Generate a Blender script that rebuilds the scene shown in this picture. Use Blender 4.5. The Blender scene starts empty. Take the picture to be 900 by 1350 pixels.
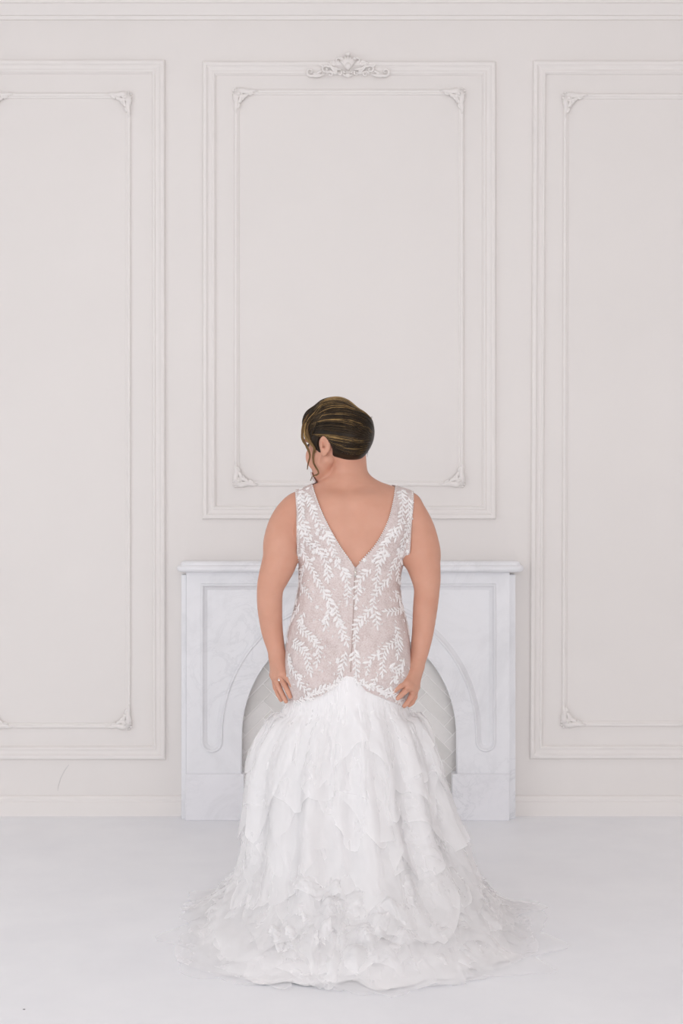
import bpy, bmesh, math, random
import numpy as np
from mathutils import Vector, Matrix
from mathutils.geometry import delaunay_2d_cdt

sc = bpy.context.scene
col = sc.collection
random.seed(7)
rng = np.random.default_rng(11)

# ------------------------------------------------------------------ camera
DW, FPX, CAMZ = 5.86, 1875.0, 1.25          # camera to fireplace wall, focal length in pixels, eye height
cam_d = bpy.data.cameras.new('camera')
cam_d.sensor_fit = 'AUTO'; cam_d.sensor_width = 36.0; cam_d.lens = 36.0 * FPX / 1350.0
cam_d.clip_start = 0.05; cam_d.clip_end = 100
cam = bpy.data.objects.new('camera', cam_d); col.objects.link(cam)
cam.location = (0, -DW, CAMZ); cam.rotation_euler = (math.pi / 2, 0, 0)
sc.camera = cam

def P(x, y, Y=0.0):
    """world point seen at photograph pixel (x, y) when it stands at depth Y"""
    d = DW + Y
    return Vector(((x - 450) * d / FPX, Y, CAMZ + (675 - y) * d / FPX))

# ------------------------------------------------------------------ world, light, exposure
w = bpy.data.worlds.new('daylight'); sc.world = w; w.use_nodes = True
bg = w.node_tree.nodes['Background']
bg.inputs['Color'].default_value = (0.82, 0.90, 1.0, 1); bg.inputs['Strength'].default_value = 1.0

def area(name, loc, rot, sx, sy, power, color):
    l = bpy.data.lights.new(name, 'AREA'); l.shape = 'RECTANGLE'; l.size = sx; l.size_y = sy
    l.energy = power; l.color = color
    o = bpy.data.objects.new(name, l); col.objects.link(o); o.location = loc; o.rotation_euler = rot
    return o
H = math.pi / 2
# daylight entering by the tall windows behind the camera and in the left wall
WIN_REAR = [(-2.25, 1.5), (0.0, 1.5), (2.25, 1.5)]           # centre x, width
WIN_LEFT = [(-5.4, 1.5), (-2.9, 1.5)]                          # centre y, width
WZ0, WZ1 = 0.45, 2.95
RX, RY, RZ = 3.6, -9.0, 3.52                                   # half width, rear wall, ceiling height
for i, (x, ww) in enumerate(WIN_REAR):
    area('window_daylight', (x, RY + 0.03, (WZ0 + WZ1) / 2), (H, 0, 0), ww - .1, WZ1 - WZ0 - .1, 145, (0.985, 0.985, 1.0))
for i, (y, ww) in enumerate(WIN_LEFT):
    area('window_daylight', (-RX + 0.03, y, (WZ0 + WZ1) / 2), (H, 0, -H), ww - .1, WZ1 - WZ0 - .1, 56, (0.94, 0.97, 1.0))

sc.view_settings.view_transform = 'Standard'
sc.view_settings.look = 'None'
sc.view_settings.gamma = 1.0
sc.view_settings.use_curve_mapping = False
sc.view_settings.exposure = -1.53
sc.cycles.use_denoising = True
sc.cycles.transparent_max_bounces = 24
sc.cycles.max_bounces = 12
sc.cycles.diffuse_bounces = 10

# ------------------------------------------------------------------ helpers
def tag(o, label=None, cat=None, group=None, kind=None):
    if label: o['label'] = label
    if cat: o['category'] = cat
    if group: o['group'] = group
    if kind: o['kind'] = kind
    return o

def empty(name, loc=(0, 0, 0)):
    o = bpy.data.objects.new(name, None); col.objects.link(o); o.location = loc
    o.empty_display_size = 0.1
    return o

def link(name, me, mat, parent=None, smooth=False):
    if mat is not None and len(me.materials) == 0: me.materials.append(mat)
    o = bpy.data.objects.new(name, me); col.objects.link(o)
    if smooth: me.polygons.foreach_set('use_smooth', [True] * len(me.polygons))
    if parent is not None:
        o.parent = parent
        o.matrix_parent_inverse = Matrix.Translation(-world_loc(parent))
    return o

def world_loc(o):
    v = Vector(o.location)
    if o.parent is not None and o.parent_type == 'OBJECT':
        v = world_loc(o.parent) + o.matrix_parent_inverse.to_translation() + v
    return v

class MB:
    def __init__(s): s.v = []; s.f = []
    def add(s, vs, fs):
        b = len(s.v); s.v += [tuple(p) for p in vs]; s.f += [tuple(i + b for i in f) for f in fs]
    def box(s, x0, x1, y0, y1, z0, z1):
        s.add([(x0,y0,z0),(x1,y0,z0),(x1,y1,z0),(x0,y1,z0),(x0,y0,z1),(x1,y0,z1),(x1,y1,z1),(x0,y1,z1)],
              [(0,3,2,1),(4,5,6,7),(0,1,5,4),(1,2,6,5),(2,3,7,6),(3,0,4,7)])
    def tube(s, pts, rad, seg=8, flat=None, cap=True):
        """tapered tube through pts; flat = (axis vector, factor) squashes it along one axis"""
        pts = [Vector(p) for p in pts]; n = len(pts)
        if not hasattr(rad, '__len__'): rad = [rad] * n
        up = Vector((0.13, 0.97, 0.21)).normalized() if flat is None else Vector(flat[0]).normalized()
        vs = []
        for i, p in enumerate(pts):
            t = (pts[min(i+1, n-1)] - pts[max(i-1, 0)])
            if t.length < 1e-9: t = Vector((0, 0, 1))
            t.normalize()
            a = up - t * up.dot(t)
            if a.length < 1e-4: a = Vector((1, 0, 0)) - t * t.x
            a.normalize(); b = t.cross(a)
            k = 1.0 if flat is None else flat[1]
            for j in range(seg):
                q = 2 * math.pi * j / seg
                vs.append(p + (a * math.cos(q) * k + b * math.sin(q)) * rad[i])
        fs = []
        for i in range(n - 1):
            for j in range(seg):
                fs.append((i*seg+j, i*seg+(j+1) % seg, (i+1)*seg+(j+1) % seg, (i+1)*seg+j))
        if cap:
            fs.append(tuple(range(seg))[::-1]); fs.append(tuple((n-1)*seg + j for j in range(seg)))
        s.add(vs, fs)
    def lump(s, c, rx, ry, rz, rot=0.0, nu=10, nv=6):
        """ellipsoid in the XZ plane of a wall, turned by rot about Y"""
        vs = []; fs = []
        ca, sa = math.cos(rot), math.sin(rot)
        for i in range(nv + 1):
            ph = math.pi * i / nv
            for j in range(nu):
                th = 2 * math.pi * j / nu
                x = rx * math.cos(ph); z = rz * math.sin(ph) * math.cos(th); y = ry * math.sin(ph) * math.sin(th)
                vs.append((c[0] + x * ca - z * sa, c[1] + y, c[2] + x * sa + z * ca))
        for i in range(nv):
            for j in range(nu):
                fs.append((i*nu+j, i*nu+(j+1) % nu, (i+1)*nu+(j+1) % nu, (i+1)*nu+j))
        s.add(vs, fs)
    def mesh(s, name):
        me = bpy.data.meshes.new(name); me.from_pydata(s.v, [], s.f); me.validate(); me.update(); return me
    def build(s, name, mat, parent=None, smooth=False, bevel=0):
        me = s.mesh(name)
        bm = bmesh.new(); bm.from_mesh(me); bmesh.ops.recalc_face_normals(bm, faces=bm.faces); bm.to_mesh(me); bm.free()
        o = link(name, me, mat, parent, smooth)
        if bevel:
            m = o.modifiers.new('edge', 'BEVEL'); m.width = bevel; m.segments = 2; m.limit_method = 'ANGLE'
        return o

def np_mesh(name, V, F):
    me = bpy.data.meshes.new(name)
    V = np.asarray(V, np.float32); F = np.asarray(F, np.int32); k = F.shape[1]
    me.vertices.add(len(V)); me.vertices.foreach_set('co', V.ravel())
    me.loops.add(F.size); me.loops.foreach_set('vertex_index', F.ravel())
    me.polygons.add(len(F)); me.polygons.foreach_set('loop_start', np.arange(0, F.size, k, dtype=np.int32))
    me.update(calc_edges=True)
    return me

# ------------------------------------------------------------------ materials
def mat(name, color, rough=0.6, spec=0.4, build=None):
    m = bpy.data.materials.new(name); m.use_nodes = True
    nt = m.node_tree; b = nt.nodes['Principled BSDF']
    b.inputs['Base Color'].default_value = (*color, 1); b.inputs['Roughness'].default_value = rough
    b.inputs['Specular IOR Level'].default_value = spec
    if build: build(nt, b)
    return m

def coords(nt, scale=(1, 1, 1), kind='Object'):
    tc = nt.nodes.new('ShaderNodeTexCoord'); mp = nt.nodes.new('ShaderNodeMapping')
    mp.inputs['Scale'].default_value = scale
    nt.links.new(tc.outputs[kind], mp.inputs['Vector']); return mp.outputs['Vector']

def noise(nt, vec, scale, detail=3, rough=0.5, dist=0.0):
    n = nt.nodes.new('ShaderNodeTexNoise'); n.inputs['Scale'].default_value = scale
    n.inputs['Detail'].default_value = detail; n.inputs['Roughness'].default_value = rough
    n.inputs['Distortion'].default_value = dist
    nt.links.new(vec, n.inputs['Vector']); return n.outputs['Fac']

def ramp(nt, fac, stops):
    r = nt.nodes.new('ShaderNodeValToRGB'); e = r.color_ramp.elements
    while len(e) < len(stops): e.new(0.5)
    for i, (p, c) in enumerate(stops): e[i].position = p; e[i].color = (*c, 1)
    nt.links.new(fac, r.inputs['Fac']); return r.outputs['Color']

def bump(nt, b, h, strength, dist):
    n = nt.nodes.new('ShaderNodeBump'); n.inputs['Strength'].default_value = strength; n.inputs['Distance'].default_value = dist
    nt.links.new(h, n.inputs['Height']); nt.links.new(n.outputs['Normal'], b.inputs['Normal'])

def painted(c, amount=0.02, sc1=1.6):
    def f(nt, b):
        v = coords(nt)
        n = noise(nt, v, sc1, 4)
        lo = tuple(max(0, x * (1 - amount)) for x in c); hi = tuple(min(1, x * (1 + amount)) for x in c)
        nt.links.new(ramp(nt, n, [(0.3, lo), (0.7, hi)]), b.inputs['Base Color'])
        bump(nt, b, noise(nt, v, 90, 2), 0.05, 0.002)
    return f

def marble(c, vein, vs=3.0, amount=1.0):
    def f(nt, b):
        v = coords(nt)
        warp = noise(nt, v, vs, 6, 0.62, 1.4)
        base = ramp(nt, warp, [(0.30, tuple(a * (1 - .10 * amount) for a in c)), (0.5, c), (0.75, tuple(min(1, a * 1.03) for a in c))])
        mp = nt.nodes.new('ShaderNodeMapping'); mp.inputs['Rotation'].default_value = (0.2, 0.7, 0.3)
        nt.links.new(v, mp.inputs['Vector'])
        n2 = noise(nt, mp.outputs['Vector'], vs * 1.5, 8, 0.66, 2.2)
        line = ramp(nt, n2, [(0.465, (0, 0, 0)), (0.5, (1, 1, 1)), (0.54, (0, 0, 0))])
        n3 = noise(nt, v, vs * .8, 2)
        gate = ramp(nt, n3, [(0.45, (0, 0, 0)), (0.7, (1, 1, 1))])
        mul = nt.nodes.new('ShaderNodeMath'); mul.operation = 'MULTIPLY'
        nt.links.new(line, mul.inputs[0]); nt.links.new(gate, mul.inputs[1])
        mul2 = nt.nodes.new('ShaderNodeMath'); mul2.operation = 'MULTIPLY'; mul2.inputs[1].default_value = 0.36 * amount
        nt.links.new(mul.outputs[0], mul2.inputs[0])
        mx = nt.nodes.new('ShaderNodeMix'); mx.data_type = 'RGBA'
        nt.links.new(mul2.outputs[0], mx.inputs['Factor']); nt.links.new(base, mx.inputs['A'])
        mx.inputs['B'].default_value = (*vein, 1)
        nt.links.new(mx.outputs['Result'], b.inputs['Base Color'])
    return f

WALL = (0.78, 0.752, 0.733)
M = {}
M['wall'] = mat('wall paint', WALL, 0.65, 0.3, painted(WALL, 0.012))
M['trim'] = mat('moulding paint', (0.80, 0.772, 0.753), 0.55, 0.35, painted((0.80, 0.772, 0.753), 0.01))
M['ceiling'] = mat('ceiling paint', (0.84, 0.82, 0.81), 0.8, 0.2, painted((0.84, 0.82, 0.81), 0.01))
def floor_nodes(nt, b):
    v = coords(nt)
    n = noise(nt, v, 2.2, 6, 0.6)
    nt.links.new(ramp(nt, n, [(0.3, (0.83, 0.84, 0.868)), (0.7, (0.89, 0.90, 0.92))]), b.inputs['Base Color'])
    n2 = noise(nt, v, 14, 5, 0.65)
    nt.links.new(ramp(nt, n2, [(0.3, (0.38,)*3), (0.7, (0.55,)*3)]), b.inputs['Roughness'])
    bump(nt, b, noise(nt, v, 34, 5, 0.6), 0.12, 0.004)
M['floor'] = mat('white painted floor', (0.78, 0.78, 0.80), 0.45, 0.4, floor_nodes)
MARB = (0.815, 0.82, 0.845)
M['marble'] = mat('white marble', MARB, 0.35, 0.4, marble(MARB, (0.50, 0.51, 0.54), 2.6, 0.8))
M['marble_plinth'] = mat('grey white marble', (0.70, 0.70, 0.73), 0.35, 0.4, marble((0.80, 0.80, 0.83), (0.58, 0.59, 0.62), 4.0, 1.2))
M['tiles'] = [mat('tile marble', c, 0.3, 0.5, marble(c, (0.60, 0.60, 0.60), 5.0, 0.9)) for c in
              [(0.75, 0.735, 0.715), (0.71, 0.695, 0.675), (0.79, 0.775, 0.76)]]
M['grout'] = mat('grout', (0.90, 0.89, 0.875), 0.9, 0.1)
M['glass_frame'] = mat('window frame paint', (0.82, 0.82, 0.81), 0.5)
M['scuff'] = mat('scuffed paint', (0.66, 0.64, 0.63), 0.8, 0.1)

# ------------------------------------------------------------------ room shell
def struct(name, mb, m, **k): return tag(mb.build(name, m, **k), kind='structure')
mb = MB(); mb.box(-RX - .2, RX + .2, RY - .2, .2, -.12, 0); floor_o = struct('floor', mb, M['floor'])
mb = MB(); mb.lump((-.797, -2.287, .0006), .0035, .0022, .0009); mb.build('paint_chip', mat('bare chip', (.16, .15, .15), .8, .1), floor_o)
mb = MB(); mb.box(-RX - .2, RX + .2, RY - .2, .2, RZ, RZ + .12); struct('ceiling', mb, M['ceiling'])
mb = MB(); mb.box(-RX, RX, 0, .2, 0, RZ); wall_back = struct('wall_back', mb, M['wall'])
mb = MB(); mb.box(RX, RX + .2, RY, .2, 0, RZ); struct('wall_right', mb, M['wall'])
def wall_with_windows(name, wins, axis, lo, hi, n0, n1):
    mb = MB()
    def bx(a0, a1, z0, z1):
        if axis == 'x': mb.box(a0, a1, n0, n1, z0, z1)
        else: mb.box(n0, n1, a0, a1, z0, z1)
    bx(lo, hi, 0, WZ0); bx(lo, hi, WZ1, RZ)
    edges = [lo] + [e for c, ww in wins for e in (c - ww / 2, c + ww / 2)] + [hi]
    for a, b in zip(edges[::2], edges[1::2]): bx(a, b, WZ0, WZ1)
    return struct(name, mb, M['wall'])
wall_with_windows('wall_rear', WIN_REAR, 'x', -RX, RX, RY - .2, RY)
wall_with_windows('wall_left', WIN_LEFT, 'y', RY, 0, -RX - .2, -RX)
n = 0
for axis, wins in (('x', WIN_REAR), ('y', WIN_LEFT)):
    for c, ww in wins:
        n += 1
        fr = MB()
        def bar(a0, a1, z0, z1, d0=.07, d1=.13):
            if axis == 'x': fr.box(a0, a1, RY - d1, RY - d0, z0, z1)
            else: fr.box(-RX - d1, -RX - d0, a0, a1, z0, z1)
        a0, a1 = c - ww / 2, c + ww / 2
        bar(a0, a0 + .06, WZ0, WZ1); bar(a1 - .06, a1, WZ0, WZ1); bar(a0, a1, WZ0, WZ0 + .07); bar(a0, a1, WZ1 - .06, WZ1)
        o = struct('window_%d' % n, fr, M['glass_frame'])
        fr = MB()
        for q in (1, 2): bar(a0 + ww * q / 3 - .015, a0 + ww * q / 3 + .015, WZ0 + .07, WZ1 - .06, .09, .11)
        for q in (1, 2, 3): bar(a0 + .06, a1 - .06, WZ0 + (WZ1-WZ0) * q / 4 - .015, WZ0 + (WZ1-WZ0) * q / 4 + .015, .085, .115)
        fr.build('glazing_bars', M['glass_frame'], o)

# skirting board and cornice: profiles (height, projection) swept along the fireplace wall
def sweep_x(name, prof, x0, x1, m, parent=None):
    mb = MB(); n = len(prof)
    vs = [(x, -p, z) for x in (x0, x1) for (z, p) in prof]
    fs = [(i, i + 1, n + i + 1, n + i) for i in range(n - 1)] + [tuple(range(n)), tuple(range(n, 2 * n))[::-1]]
    mb.add(vs, fs)
    return mb.build(name, m, parent)
bs = sweep_x('baseboard_back', [(0, 0), (0, .018), (.058, .018), (.062, .014), (.070, .014), (.078, .010), (.083, .004), (.084, 0)], -RX, RX, M['trim'])
tag(bs, kind='structure')
cornice = sweep_x('trim_1', [(3.276, 0), (3.276, .010), (3.284, .013), (3.290, .014), (3.290, .022), (3.300, .029), (3.322, .042), (3.329, .046), (3.329, .056), (3.345, .064), (3.40, .09), (3.44, .13), (3.48, .16), (RZ, .18), (RZ, 0)], -RX, RX, M['trim'])
tag(cornice, kind='structure')

# a thin scuff and a chip in the paint beside the fireplace
mb = MB()
pts = [P(91, 1008), P(85, 1016), P(80, 1026), P(77, 1036), P(76, 1043)]
mb.tube([p + Vector((0, -.0005, 0)) for p in pts], [.0012, .0022, .0022, .002, .001], 6, ((0, 1, 0), .4))
tag(mb.build('paint_scratch', M['scuff'], wall_back), 'thin curved scratch in the wall paint')

# ------------------------------------------------------------------ wall panel mouldings
def mitred(name, corners, prof, parent):
    """closed mitred frame; corners = TL, TR, BR, BL on the wall; prof = (inset, projection) from the outer edge inwards"""
    mb = MB(); cs = [Vector((c.x, 0, c.z)) for c in corners]; n = len(prof); vs = []
    for i, c in enumerate(cs):
        e1 = (cs[(i + 1) % 4] - c).normalized(); e0 = (cs[i - 1] - c).normalized()
        for (ins, pr) in prof:
            p = c + (e1 + e0) * ins
            vs.append((p.x, -pr, p.z))
    fs = []
    for i in range(4):
        j = (i + 1) % 4
        for k in range(n - 1): fs.append((i*n+k, i*n+k+1, j*n+k+1, j*n+k))
    mb.add(vs, fs)
    return mb.build(name, M['trim'], parent)

OUT = [(0, 0), (0, .010), (.004, .0175), (.010, .019), (.017, .0185), (.021, .014), (.026, .0105), (.034, .0085), (.040, .0085), (.041, .0125), (.044, .0135), (.049, .0125), (.051, .009), (.054, .0065), (.055, 0)]
INN = [(0, 0), (0, .006), (.003, .0105), (.008, .012), (.013, .0105), (.016, .006), (.020, .005), (.022, .0)]

def ornament_corner(name, corner, sx, sz, parent, s=1.0):
    """acanthus corner: scrolls and leaf lobes in relief; sx, sz point into the panel"""
    mb = MB()
    def q(a, b, d=.012): return Vector((corner.x + sx * a * s, -d, corner.z + sz * b * s))
    fl = ((0, 1, 0), .75)
    for sw in (0, 1):
        f = (lambda a, b, d=.012: q(b, a, d)) if sw else q
        mb.tube([f(.012, .010), f(.030, .006), (f(.052, .010)), f(.070, .006), f(.090, .007)], [.011*s, .0115*s, .009*s, .007*s, .002], 8, fl)   # long leaf on the bar
        mb.tube([f(.022, .022), f(.034, .026), f(.046, .022), f(.050, .014), f(.044, .011), f(.040, .015)], [.005*s, .0075*s, .007*s, .006*s, .0045*s, .003*s], 8, fl)
        mb.tube([f(.050, .016), f(.060, .019), f(.068, .015), f(.070, .010)], [.004*s, .006*s, .005*s, .003*s], 8, fl)
        for (a, b, r) in ((.028, .014, .0065), (.058, .011, .005), (.075, .009, .004)):
            c = f(a, b, .013); mb.lump(c, r*s, r*s*.8, r*s, 0, 8, 5)
        for k in range(4):
            c = f(.006 + k*.011, -.001 + .001*k, .011); mb.lump(c, .006*s, .006*s, .0048*s, 0, 8, 5)
    mb.tube([q(.004, .004), q(.016, .016), q(.028, .028), q(.036, .036)], [.009*s, .011*s, .007*s, .002*s], 10, fl)
    mb.lump(q(.019, .019, .019), .007*s, .006*s, .007*s, 0, 8, 5)
    mb.tube([q(.034, .020), q(.038, .030), q(.032, .037), q(.022, .036)], [.002*s, .0045*s, .0045*s, .002*s], 8, fl)
    return mb.build(name, M['trim'], parent, smooth=True)

def crest(name, c, parent):
    mb = MB()
    def q(a, b, d=.018): return Vector((c.x + a, -d, c.z + b))
    fl = ((0, 1, 0), .8)
    # centre shell and bud
    for k in range(-3, 4):
        a = k * .36
        mb.tube([q(0, -.012, .022), q(math.sin(a) * .022, .008 + math.cos(a) * .016, .026), q(math.sin(a) * .034, .010 + math.cos(a) * .037, .018)], [.006, .0085, .004], 8, fl)
    mb.lump(q(0, .000, .028), .014, .012, .016)
    mb.lump(q(0, .052, .02), .010, .009, .008)
    mb.lump(q(0, -.036, .02), .012, .010, .009)
    mb.tube([q(-.022, -.030), q(-.010, -.036), q(0, -.038), q(.010, -.036), q(.022, -.030)], [.003, .006, .007, .006, .003], 8, fl)
    for sx in (-1, 1):
        def f(a, b, d=.018): return q(a * sx, b, d)
        def spiral(cx, cz, r0, a0, turns, w, sgn=1):
            n = 14
            return [f(cx + math.cos(a0 + sgn * turns * 2 * math.pi * i / n) * r0 * (1 - .8 * i / n),
                      cz + math.sin(a0 + sgn * turns * 2 * math.pi * i / n) * r0 * (1 - .8 * i / n)) for i in range(n + 1)], [w * (1 - .55 * i / n) for i in range(n + 1)]
        p, r = spiral(.154, -.020, .019, -2.2, 1.1, .0065); mb.tube([f(.095, -.030), f(.118, -.037), f(.135, -.038)] + p, [.004, .006, .0065] + r, 8, fl)
        p, r = spiral(.092, -.010, .017, 2.4, 1.1, .006, -1); mb.tube([f(.045, -.030), f(.060, -.012), f(.072, .002)] + p, [.004, .006, .006] + r, 8, fl)
        p, r = spiral(.060, .012, .015, -.6, 1.0, .0055); mb.tube([f(.026, -.012), f(.044, -.008), f(.062, -.004)] + p, [.004, .006, .006] + r, 8, fl)
        p, r = spiral(.040, .026, .013, 2.8, .9, .005, -1); mb.tube([f(.024, .012)] + p, [.005] + r, 8, fl)
        p, r = spiral(.072, -.030, .012, 1.0, 1.0, .005); mb.tube([f(.036, -.024), f(.052, -.026)] + p, [.004, .005] + r, 8, fl)
        p, r = spiral(.034, -.026, .010, 2.0, .9, .0045); mb.tube(p, r, 8, fl)
        for (a, b, rx, rz, rot) in ((.118, -.022, .014, .006, -.5), (.106, .004, .010, .006, .6), (.128, -.030, .016, .006, .1), (.078, .014, .009, .006, .8),
                                    (.050, -.014, .010, .006, .9), (.082, -.022, .010, .006, -.6), (.026, .034, .009, .006, 1.1), (.016, -.022, .007, .005, .4)):
            mb.lump(f(a, b, .018), rx, .008, rz, rot * sx)
    return mb.build(name, M['trim'], parent, smooth=True)

def rect(x0, y0, x1, y1, xb0=None, xb1=None):
    xb0 = x0 if xb0 is None else xb0; xb1 = x1 if xb1 is None else xb1
    return [P(x0, y0), P(x1, y0), P(xb1, y1), P(xb0, y1)]
PANELS = [('trim_2', rect(-58, 80, 217.5, 1001, -58, 218.5), rect(-14, 123, 172.5, 960), False),
          ('trim_3', rect(267, 82, 653, 684.5), rect(308.5, 118.5, 611, 641), True),
          ('trim_4', rect(702, 81, 975, 1000, 697.5, 975), rect(742, 124, 929, 957.5, 740, 929), False)]
for name, outer, inner, has_crest in PANELS:
    root = mitred(name, outer, OUT, None); tag(root, kind='structure')
    mitred('inner_moulding', inner, INN, root)
    for k, (sx, sz) in enumerate(((1, -1), (-1, -1), (-1, 1), (1, 1))):
        ornament_corner('corner_ornament', inner[k], sx, sz, root, 1.12)
    if has_crest:
        crest('crest_ornament', (P(458.5, 90)), root)

# ------------------------------------------------------------------ fireplace
FY0, FY1 = -0.035, -0.088                        # back and front of the marble face
fire = tag(empty('fireplace', P(457.5, 1080, FY1)), 'white veined marble fireplace with arched opening behind the bride', 'fireplace')
def F(x, y, Y=FY1): return P(x, y, Y)
zb = 0.0
def arch_pts(cx, cy, a, b, n=40):               # left springing to right springing, in pixels
    return [(cx - a * math.cos(math.pi * i / n), cy - b * math.sin(math.pi * i / n)) for i in range(n + 1)]
AC = (460, 970)
opening = [(318, 1079)] + arch_pts(AC[0], AC[1], 142, 152) + [(602, 1079)]
outer = [(245.5, 1079), (245.5, 752), (671.5, 752), (671.5, 1079)]
body_poly = outer[:1] + outer[1:3] + outer[3:] + opening[::-1]
def semi(x0, x1, y, n=10, down=True):
    cx, r = (x0 + x1) / 2, (x1 - x0) / 2
    return [(cx - r * math.cos(math.pi * i / n), y + r * math.sin(math.pi * i / n)) for i in range(n + 1)]
ia = arch_pts(AC[0], AC[1], 168, 179)
panel_path = [(266, 771)] + semi(266, 292, 978) + ia[1:-1] + semi(628, 652, 978) + [(652, 771)]

def offset_path(pts, d):
    out = []; n = len(pts)
    for i in range(n):
        p0, p, p1 = Vector(pts[i-1]), Vector(pts[i]), Vector(pts[(i+1) % n])
        a = (p - p0).normalized(); b = (p1 - p).normalized()
        na, nb = Vector((a.y, -a.x)), Vector((b.y, -b.x))
        m = na + nb
        if m.length < 1e-6: m = na
        m.normalize(); k = max(.6, m.dot(na))
        out.append(tuple(p + m * d / k))
    return out

def plate(name, loops, holes_inside, y0, y1, m, parent, bevel=0):
    """extrude a polygon (first loop) with holes (other loops) given in wall metres (x, z)"""
    vs = []; es = []; 
    for lp in loops:
        b = len(vs); vs += [Vector(p) for p in lp]; es += [(b + i, b + (i + 1) % len(lp)) for i in range(len(lp))]
    v2, e2, f2, ov, oe, of = delaunay_2d_cdt(vs, es, [], 0, 1e-6)
    def inside(p, lp):
        c = False; n = len(lp)
        for i in range(n):
            (x0, z0), (x1, z1) = lp[i-1], lp[i]
            if (z0 > p[1]) != (z1 > p[1]) and p[0] < (x1 - x0) * (p[1] - z0) / (z1 - z0) + x0: c = not c
        return c
    tri = []
    for f in f2:
        c = sum((v2[i] for i in f), Vector((0, 0))) / len(f)
        if inside(c, loops[0]) and not any(inside(c, h) for h in loops[1:]): tri.append(f)
    n = len(v2)
    V = [(p.x, y1, p.y) for p in v2] + [(p.x, y0, p.y) for p in v2]
    Fc = [tuple(f) for f in tri] + [tuple(i + n for i in f)[::-1] for f in tri]
    cnt = {}
    for f in tri:
        for i in range(len(f)):
            a, b = f[i], f[(i + 1) % len(f)]; cnt[(a, b)] = cnt.get((a, b), 0) + 1
    for (a, b) in list(cnt):
        if (b, a) not in cnt: Fc.append((b, a, a + n, b + n))
    mb = MB(); mb.add(V, Fc)
    return mb.build(name, m, parent)
toW = lambda pts: [(F(x, y).x, F(x, y).z) for x, y in pts]
# recessed panel field behind, face plate in front with the panel cut out, hollow moulding round the cut
plate('panel_field', [toW(body_poly)], 0, FY0, FY1 + .012, M['marble'], fire)
hole = offset_path(panel_path, 0)
plate('surround_face', [toW(body_poly), toW(hole)], 0, FY1 + .0121, FY1, M['marble'], fire)
def path_moulding(name, pts, prof, m, parent):
    mb = MB(); n = len(pts); k = len(prof); vs = []
    loops = [toW(offset_path(pts, o)) for o, _ in prof]
    for i in range(n):
        for j in range(k): vs.append((loops[j][i][0], FY1 + prof[j][1], loops[j][i][1]))
    fs = []
    for i in range(n):
        i2 = (i + 1) % n
        for j in range(k - 1): fs.append((i*k+j, i*k+j+1, i2*k+j+1, i2*k+j))
    mb.add(vs, fs); return mb.build(name, m, parent, smooth=True)
area2 = sum(panel_path[i-1][0] * panel_path[i][1] - panel_path[i][0] * panel_path[i-1][1] for i in range(len(panel_path)))
sg = 1 if area2 < 0 else -1
path_moulding('panel_moulding', panel_path, [(-1.4*sg, -.0005), (-1.2*sg, -.004), (0, -.0055), (1.4*sg, -.004), (2.0*sg, .002), (3.5*sg, .0065), (6*sg, .0095), (7*sg, .0125)], M['marble'], fire)
# a bead round the arch opening
mb = MB()
arch_line = [(318, 1020)] + arch_pts(AC[0], AC[1], 142, 152) + [(602, 1020)]
mb.tube([F(x, y, FY1 + .002) for x, y in arch_line], .0035, 8)
mb.build('arch_bead', M['marble'], fire, smooth=True)
# reveal of the opening back to the tiles
for (x0, x1, xs) in ((240.5, 247, 1), (668.5, 677.5, -1)):
    a, b = F(x0, 757, -.02), F(x1, 1080, -.02)
    mb = MB(); mb.box(a.x, b.x, -.066, 0, 0, a.z); mb.build('side_slab', M['marble'], fire, bevel=.002)
mb = MB(); a, b = F(246, 752), F(671, 756); mb.box(a.x, b.x, FY0, 0, a.z - .02, a.z); mb.build('top_rail', M['marble'], fire)
for (x0, x1) in ((244, 321.5), (596, 671.5)):
    a, b = F(x0, 1020.5, -.1), F(x1, 1080, -.1)
    mb = MB(); mb.box(a.x, b.x, -.103, FY0 + .004, 0, a.z); mb.build('plinth_block', M['marble_plinth'], fire, bevel=.003)
# mantel shelf: moulded edge, front corners rounded in plan
def mantel():
    prof = [(0, .000), (.000, .008), (.003, .018), (.007, .024), (.013, .027), (.020, .027), (.026, .024), (.030, .018), (.032, .013), (.036, .013), (.041, .011), (.046, .007), (.046, 0)]
    zt = F(0, 740.5, -.13).z; zl = F(0, 754.5, -.13).z; hh = zt - zl
    xl, xr = F(233.5, 750, -.1).x, F(690, 750, -.1).x; yf = -.150
    rings = []
    for (h, o) in prof:
        o2 = o - .027; r = max(.004, .045 + o2)
        x0, x1, yy = xl - o2, xr + o2, yf - o2
        ring = [(x0, 0)]
        for i in range(9):
            a = math.pi + (math.pi / 2) * i / 8; ring.append((x0 + r + r * math.cos(a), yy + r + r * math.sin(a)))
        for i in range(9):
            a = -math.pi / 2 + (math.pi / 2) * i / 8; ring.append((x1 - r + r * math.cos(a), yy + r + r * math.sin(a)))
        ring.append((x1, 0)); rings.append([(p[0], p[1], zl + h / .046 * hh) for p in ring])
    mb = MB(); m_ = len(rings[0]); vs = [p for r in rings for p in r]; fs = []
    for i in range(len(rings) - 1):
        for j in range(m_): fs.append((i*m_+j, i*m_+(j+1) % m_, (i+1)*m_+(j+1) % m_, (i+1)*m_+j))
    fs.append(tuple(range(m_))[::-1]); fs.append(tuple((len(rings)-1)*m_ + j for j in range(m_)))
    mb.add(vs, fs); return mb.build('mantel_shelf', M['marble'], fire)
mantel()
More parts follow.
